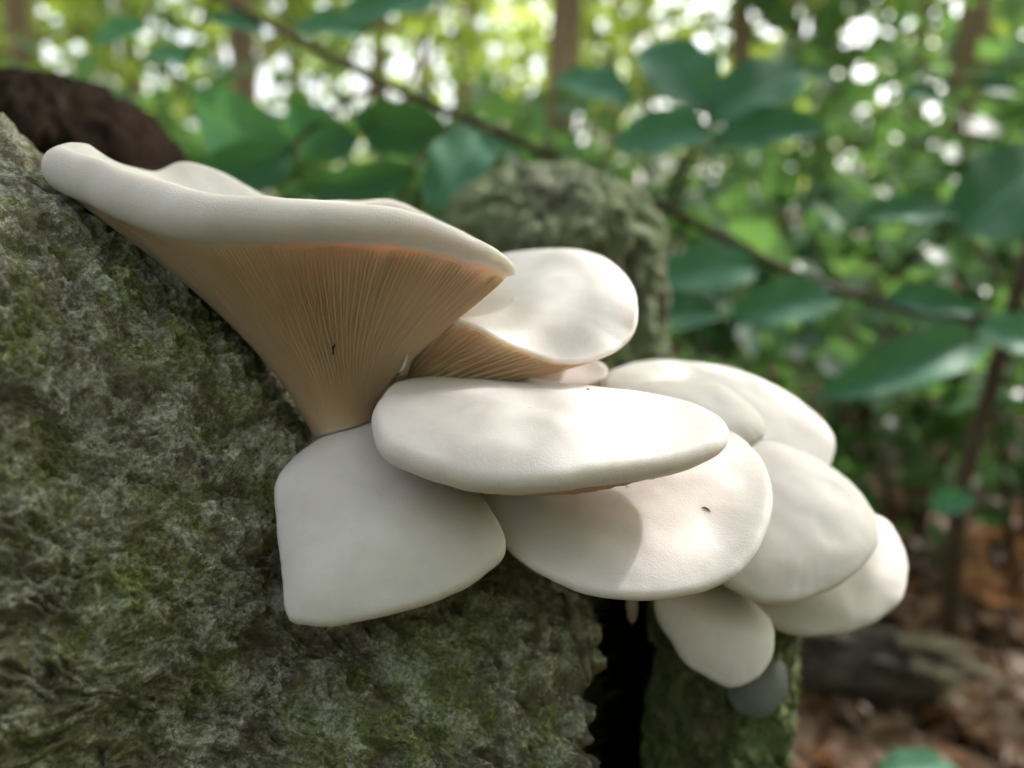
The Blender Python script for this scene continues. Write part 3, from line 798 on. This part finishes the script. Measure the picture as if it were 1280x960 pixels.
# ------------------------------------------------------------------ forest floor: dead leaves and wood
def litter_cloud(n, rmin, rmax, seed, size):
    r = np.random.default_rng(seed)
    a = r.uniform(-1.1, 1.1, n); d = rmin + (rmax - rmin) * r.random(n) ** 1.4
    x, y = np.sin(a) * d, np.cos(a) * d
    p = np.stack([x, y, ground_z(x, y) + r.uniform(.004, .03, n)], -1)
    nn = nrm(r.normal(size=(n, 3)) * .45 + np.array((0, 0, 1.0)))
    yv = r.normal(size=(n, 3)); yv = nrm(yv - nn * (yv * nn).sum(1, keepdims=True)); xv = np.cross(yv, nn)
    L = (size * r.uniform(.6, 1.3, n))[:, None]; cu = (r.uniform(-.1, .25, n))[:, None] * L
    rows = [p - yv * L * .5, p - yv * L * .15 + xv * L * .27 + nn * cu, p + yv * L * .22 + xv * L * .22 + nn * cu, p + yv * L * .5 + nn * cu * .6, p + yv * L * .22 - xv * L * .22 + nn * cu, p - yv * L * .15 - xv * L * .27 + nn * cu]
    V = np.stack(rows, 1).reshape(-1, 3); i = np.arange(n)[:, None] * 6
    F = np.vstack([i + np.array(q) for q in ([0, 1, 2], [0, 2, 3], [0, 3, 4], [0, 4, 5])])
    return V, F, np.repeat(r.random(n), 6)
V, F, rv = litter_cloud(16000, .35, 9, 71, .058)
tag(cloud_part('leaf_litter', V, F, rv, DEADC, None), 'brown dead leaves carpeting the forest floor', 'leaf litter', None, 'stuff')

for i in range(110):
    px = random.uniform(985, 1300); py = random.uniform(600, 990)
    if i < 22: px = random.gauss(1245, 26); py = random.gauss(735, 26)
    g = ground_at(px, py); 
    if np.linalg.norm(g) > 2.6: continue
    g[2] = float(ground_z(g[0], g[1])) + random.uniform(.012, .035)
    a = random.uniform(0, 6.28); L = random.uniform(.045, .075)
    dirv = np.array((math.cos(a), math.sin(a), random.uniform(-.2, .3)))
    n = nrm(np.array((random.gauss(0, .4), random.gauss(0, .4) - .25, 1)))
    if i < 22:
        g[2] += random.uniform(0, .05)
        o = leaf_obj('dead_leaf', ORMESH, g, g + nrm(dirv) * L, L * random.uniform(.5, .7), nrm(n - np.array((0, .5, 0))))
        tag(o, 'orange-brown dead leaf coloured bright as if sunlit in the small heap beyond the sapling stem', 'leaf', 'orange leaves heaped beyond the sapling stem'); continue
    o = leaf_obj('dead_leaf', DEADMESH, g, g + nrm(dirv) * L, L * random.uniform(.5, .7), n)
    tag(o, 'curled reddish-brown dead leaf lying on the forest floor', 'leaf', 'dead leaves lying beside the stump')

# broken rotten branch on the ground beside the stump
W0 = ground_at(985, 815, .05); W1 = ground_at(1178, 838, .05)
rw = empty('rotten_branch', np.array((W0[0], W0[1], 0))); tag(rw, 'splintered blackish rotten branch with pale grey broken tip on leaf litter', 'branch')
dW = nrm(W1 - W0); Lw = np.linalg.norm(W1 - W0); sW = nrm(np.cross(dW, (0, 0, 1))); uW = np.cross(sW, dW)
us = np.linspace(-.5, 1, 90); ts = np.linspace(0, 2 * math.pi, 64, endpoint=False)
rows = []
for u in us:
    Rr = .036 * (1 - .25 * max(u, 0))
    c = W0 + dW * Lw * u
    D = np.cos(ts)[:, None] * sW + np.sin(ts)[:, None] * uW
    fl = 1 + .45 * np.round(2.2 * fbm(np.stack([np.cos(ts) * 2.2, np.sin(ts) * 2.2, np.full(64, u * 1.6)], -1), 2, 12)) / 2.2 + .12 * fbm(np.stack([np.cos(ts) * 5, np.sin(ts) * 5, np.full(64, u * 3)], -1), 2, 14)
    end_s = dW * (.03 * fbm(np.stack([np.cos(ts) * 3, np.sin(ts) * 3, ts * 0], -1), 2, 19))[:, None] * max(0, (u - .7) / .3)
    rows.append(c + D * (Rr * fl)[:, None] + end_s)
V = np.stack(rows); grid_part('wood', V, GREYWOOD, rw, flip=True)
e = V[-1]; cc = e.mean(0); grid_part('broken_tip', np.stack([e, cc + (e - cc) * .8 - dW * .004, cc + (e - cc) * .4 - dW * .012, cc + (e - cc) * .03 - dW * .014]), PALEWOOD, rw, flip=True)

sr_ = np.random.default_rng(44)
for k_ in range(9):                                # torn splinters at its end
    b_ = W0 + dW * Lw * sr_.uniform(.45, .98) + sW * sr_.uniform(-.03, .03) + uW * sr_.uniform(.0, .035)
    t_ = b_ + (dW * sr_.uniform(.6, 1) + uW * sr_.uniform(-.5, .25) + sW * sr_.uniform(-.5, .5)) * sr_.uniform(.04, .08)
    v, f = tube([b_ - dW * .02, (b_ + t_) / 2, t_], np.array([.010, .009, .003]) * sr_.uniform(.7, 1.2), 5, 6, .3, k_); part('splinter', v, f, PALEWOOD if k_ % 3 else GREYWOOD, rw, smooth=False)
# fallen sticks
def stick(pts, radii, label, seed):
    P = [np.array(p) for p in pts]
    o = empty('fallen_stick', P[0]); tag(o, label, 'stick')
    v, f = tube(P, radii, 8, 24, .2, seed); part('wood', v, f, TWIGM, o)
stick([ground_at(1060, 700, .03), ground_at(1150, 690, .06), ground_at(1230, 684, .05), ground_at(1330, 660, .03)], [.009, .008, .007, .005], 'grey stick lying level across the foot of the sapling', 3)
stick([ground_at(1000, 800, .02), ground_at(1060, 890, .03), ground_at(1095, 960, .02)], [.004, .004, .003], 'thin pale twig slanting down over the leaf litter beside the stump', 4)

# ------------------------------------------------------------------ unseen tree added to shade and dapple the log and caps
CB = np.array((1.15, 0.10, 0.0)); CB[2] = float(ground_z(CB[0], CB[1]))
ct = empty('added_shade_sapling', CB); tag(ct, 'added out-of-view tree whose leaves are placed to shade the mossy log', 'sapling')
shade = []
for px in range(-120, 420, 34):
    for py in range(120, 1000, 40):
        if py > 180 + px * .93: shade.append(at(px, py, .17))
for px in range(40, 560, 30):
    for dd in (.15, .17, .19, .21): shade.append(at(px, 255, dd))
shade += [at(px, py, .16) for px in range(360, 620, 40) for py in range(560, 800, 40)]
shade += [at(px, py, .21) for px in (840, 880, 920, 950) for py in (490, 520, 545)]
shade += [at((b[0] + t[0]) / 2, (b[1] + t[1]) / 2, d) + RIGHT * ox + UP * oy for b, t, d, w, dt in LS[:20] for ox in (-.025, .025) for oy in (-.015, .015)]
shade += [at(px, py, .22) for px in range(420, 1000, 50) for py in (800, 850, 900, 950)]
shade += [at(px, py, .213) for px in range(930, 1080, 35) for py in range(580, 750, 40)]
lit = [at(a, b, c) for a, b, c in ((720, 345, .215), (760, 380, .2), (690, 390, .2), (730, 420, .185), (660, 360, .22), (720, 545, .16), (850, 640, .172), (900, 640, .172), (930, 600, .178), (850, 700, .162), (820, 465, .245), (900, 475, .255), (980, 510, .255), (1015, 550, .25), (1100, 700, .235), (1085, 750, .228), (400, 270, .21), (450, 270, .20), (500, 275, .19), (430, 270, .18), (500, 280, .17), (540, 280, .19), (560, 290, .18), (380, 270, .19), (350, 270, .2), (940, 650, .172), (900, 700, .164), (950, 620, .178), (880, 590, .18), (680, 420, .18), (380, 340, .165), (420, 340, .165), (400, 380, .17), (420, 300, .155), (390, 305, .158), (450, 320, .16), (780, 420, .19), (700, 330, .23), (680, 545, .16))]
lit = np.array(lit); shade = np.array(shade)
SX = nrm(np.cross(SUN_DIR, (0, 0, 1))); SY = np.cross(SX, SUN_DIR)
lit2 = np.stack([lit @ SX, lit @ SY], -1)
lr = np.random.default_rng(5); ctips = []; covered = np.zeros(len(shade), bool)
sh2 = np.stack([shade @ SX, shade @ SY], -1)
for i in lr.permutation(len(shade)):
    if covered[i]: continue
    for tries in range(14):
        L = lr.uniform(.030, .062) if tries < 6 else lr.uniform(.018, .034); c2 = sh2[i] + lr.normal(size=2) * .008
        if (np.linalg.norm(lit2 - c2, axis=1) < L * .50 + .004).any(): continue
        dist = lr.uniform(.55, .95); c = shade[i] + SX * (c2[0] - sh2[i][0]) + SY * (c2[1] - sh2[i][1]) + SUN_DIR * dist
        a = lr.uniform(0, 6.28); y = SX * math.cos(a) + SY * math.sin(a) + SUN_DIR * lr.uniform(-.25, .25); y = nrm(y)
        leaf_obj('leaf', LEAFMESH, c - y * L / 2, c + y * L / 2, L * .74, nrm(SUN_DIR + lr.normal(size=3) * .18), ct)
        ctips.append(c - y * L / 2)
        covered |= np.linalg.norm(sh2 - c2, axis=1) < L * .30
        break
# added roof of leaves that cuts the light from overhead
nroof = 0
while nroof < 165:
    c = np.array((lr.uniform(-.55, .75), lr.uniform(.10, .62), lr.uniform(1.0, 1.45))); L = lr.uniform(.07, .115)
    c2 = np.array((c @ SX, c @ SY))
    if (np.linalg.norm(lit2 - c2, axis=1) < L * .55 + .006).any(): nroof += .25; continue
    a = lr.uniform(0, 6.28); n_ = nrm(np.array((lr.normal() * .25, lr.normal() * .25, 1.0))); y = nrm(np.cross(n_, (math.cos(a), math.sin(a), .1)))
    leaf_obj('leaf', LEAFMESH, c - y * L / 2, c + y * L / 2, L * .74, n_, ct); ctips.append(c - y * L / 2); nroof += 1
ctips = np.array(ctips); cmean = ctips.mean(0)
top = CB + np.array((-.1, .15, 1.45))
v, f = tube([CB - np.array((0, 0, .03)), CB + np.array((0, .05, .6)), top, top + np.array((-.05, .05, .5))], [.016, .013, .009, .004], 10, 24, .1); part('stem', v, f, TWIGM, ct)
axis = nrm(cmean - top); far = np.max((ctips - top) @ axis); nb = 12; order = np.argsort((ctips - cmean) @ np.cross(axis, SUN_DIR))
for g in np.array_split(order, nb):
    gp = ctips[g]; gp = gp[np.argsort((gp - top) @ axis)]; a_, b_ = gp[:max(1, len(gp) // 3)].mean(0), gp[-max(1, len(gp) // 3):].mean(0)
    P = spline(np.array([top - np.array((0, 0, lr.uniform(0, .4))), (top + a_) / 2 + np.array((0, 0, .06)), a_, b_]), 30, closed=False)
    v, f = tube(P, np.linspace(.006, .0015, 30), 6); part('bough', v, f, TWIGM, ct)
    tws = []
    for p_ in gp:
        q = P[np.argmin(np.linalg.norm(P - p_, axis=1))]; tws.append(tube([q, (q + p_) / 2 + np.array((0, 0, .004)), p_], [.0009, .0008, .0006], 4))
    V, F = join(tws); tag(part('twigs', V, F, TWIGM, ct), kind='stuff')

# ------------------------------------------------------------------ tiny specks of debris on the caps
bpy.context.view_layer.update()
dgr = bpy.context.evaluated_depsgraph_get()
BLACK, bnt, bb = new_mat('black_debris'); bb.inputs['Base Color'].default_value = (0.01, 0.009, 0.008, 1)
bnc = noise(bnt, obj_coord(bnt), 3000, 2); bnt.links.new(ramp(bnt, bnc, [(0.3, (0.006, 0.005, 0.004)), (0.7, (0.03, 0.024, 0.018))]), bb.inputs['Base Color'])
def speck(px, py, vecs, r, name, label):
    P = []
    for dx, dy in vecs:
        dv = at(px + dx, py + dy, 1.0) - CAM
        ok, loc, nor, _, ob, _ = SC.ray_cast(dgr, Vector(CAM), Vector(dv).normalized())
        P.append(np.array(loc) + np.array(nor) * r * .5)
    o = empty(name, P[0]); tag(o, label, 'debris')
    v, f = tube(P, np.array([.45] + [1.0] * (len(P) - 2) + [.4]) * r, 6, 10); part('speck', v, f, BLACK, o)
speck(880, 636, [(-3, -1), (1, -1), (5, 1), (8, 4)], .00022, 'plant_fibre', 'tiny curved black fibre lying on the half-shaded broad cap')
speck(417, 437, [(1, -7), (0, 0), (-1, 6)], .00040, 'black_seed', 'tiny black seed caught on the gills of the funnel')
speck(735, 487, [(-2, 0), (0, 0), (2, 1)], .00024, 'soil_grain', 'tiny dark soil grain on top of the long flat cap')

# pale torn fibres along the log's broken edge
RP = []
for a, b in ((704, 742), (713, 762), (720, 785), (726, 806), (732, 830), (737, 852), (739, 872)):
    dv = at(a, b, 1.0) - CAM
    ok, loc, nor, _, ob, _ = SC.ray_cast(dgr, Vector(CAM), Vector(dv).normalized())
    if ok and ob.name.startswith('bark') and (np.array(loc) - CAM) @ FWD < .23: RP.append(np.array(loc) + np.array(nor) * .0002)
if len(RP) > 3:
    v, f = tube(RP, np.interp(np.linspace(0, 1, len(RP)), [0, .3, .8, 1], [.0008, .0015, .0018, .0008]), 10, 60, .55, 88)
    part('torn_fibre', v, f, PALEWOOD, log)
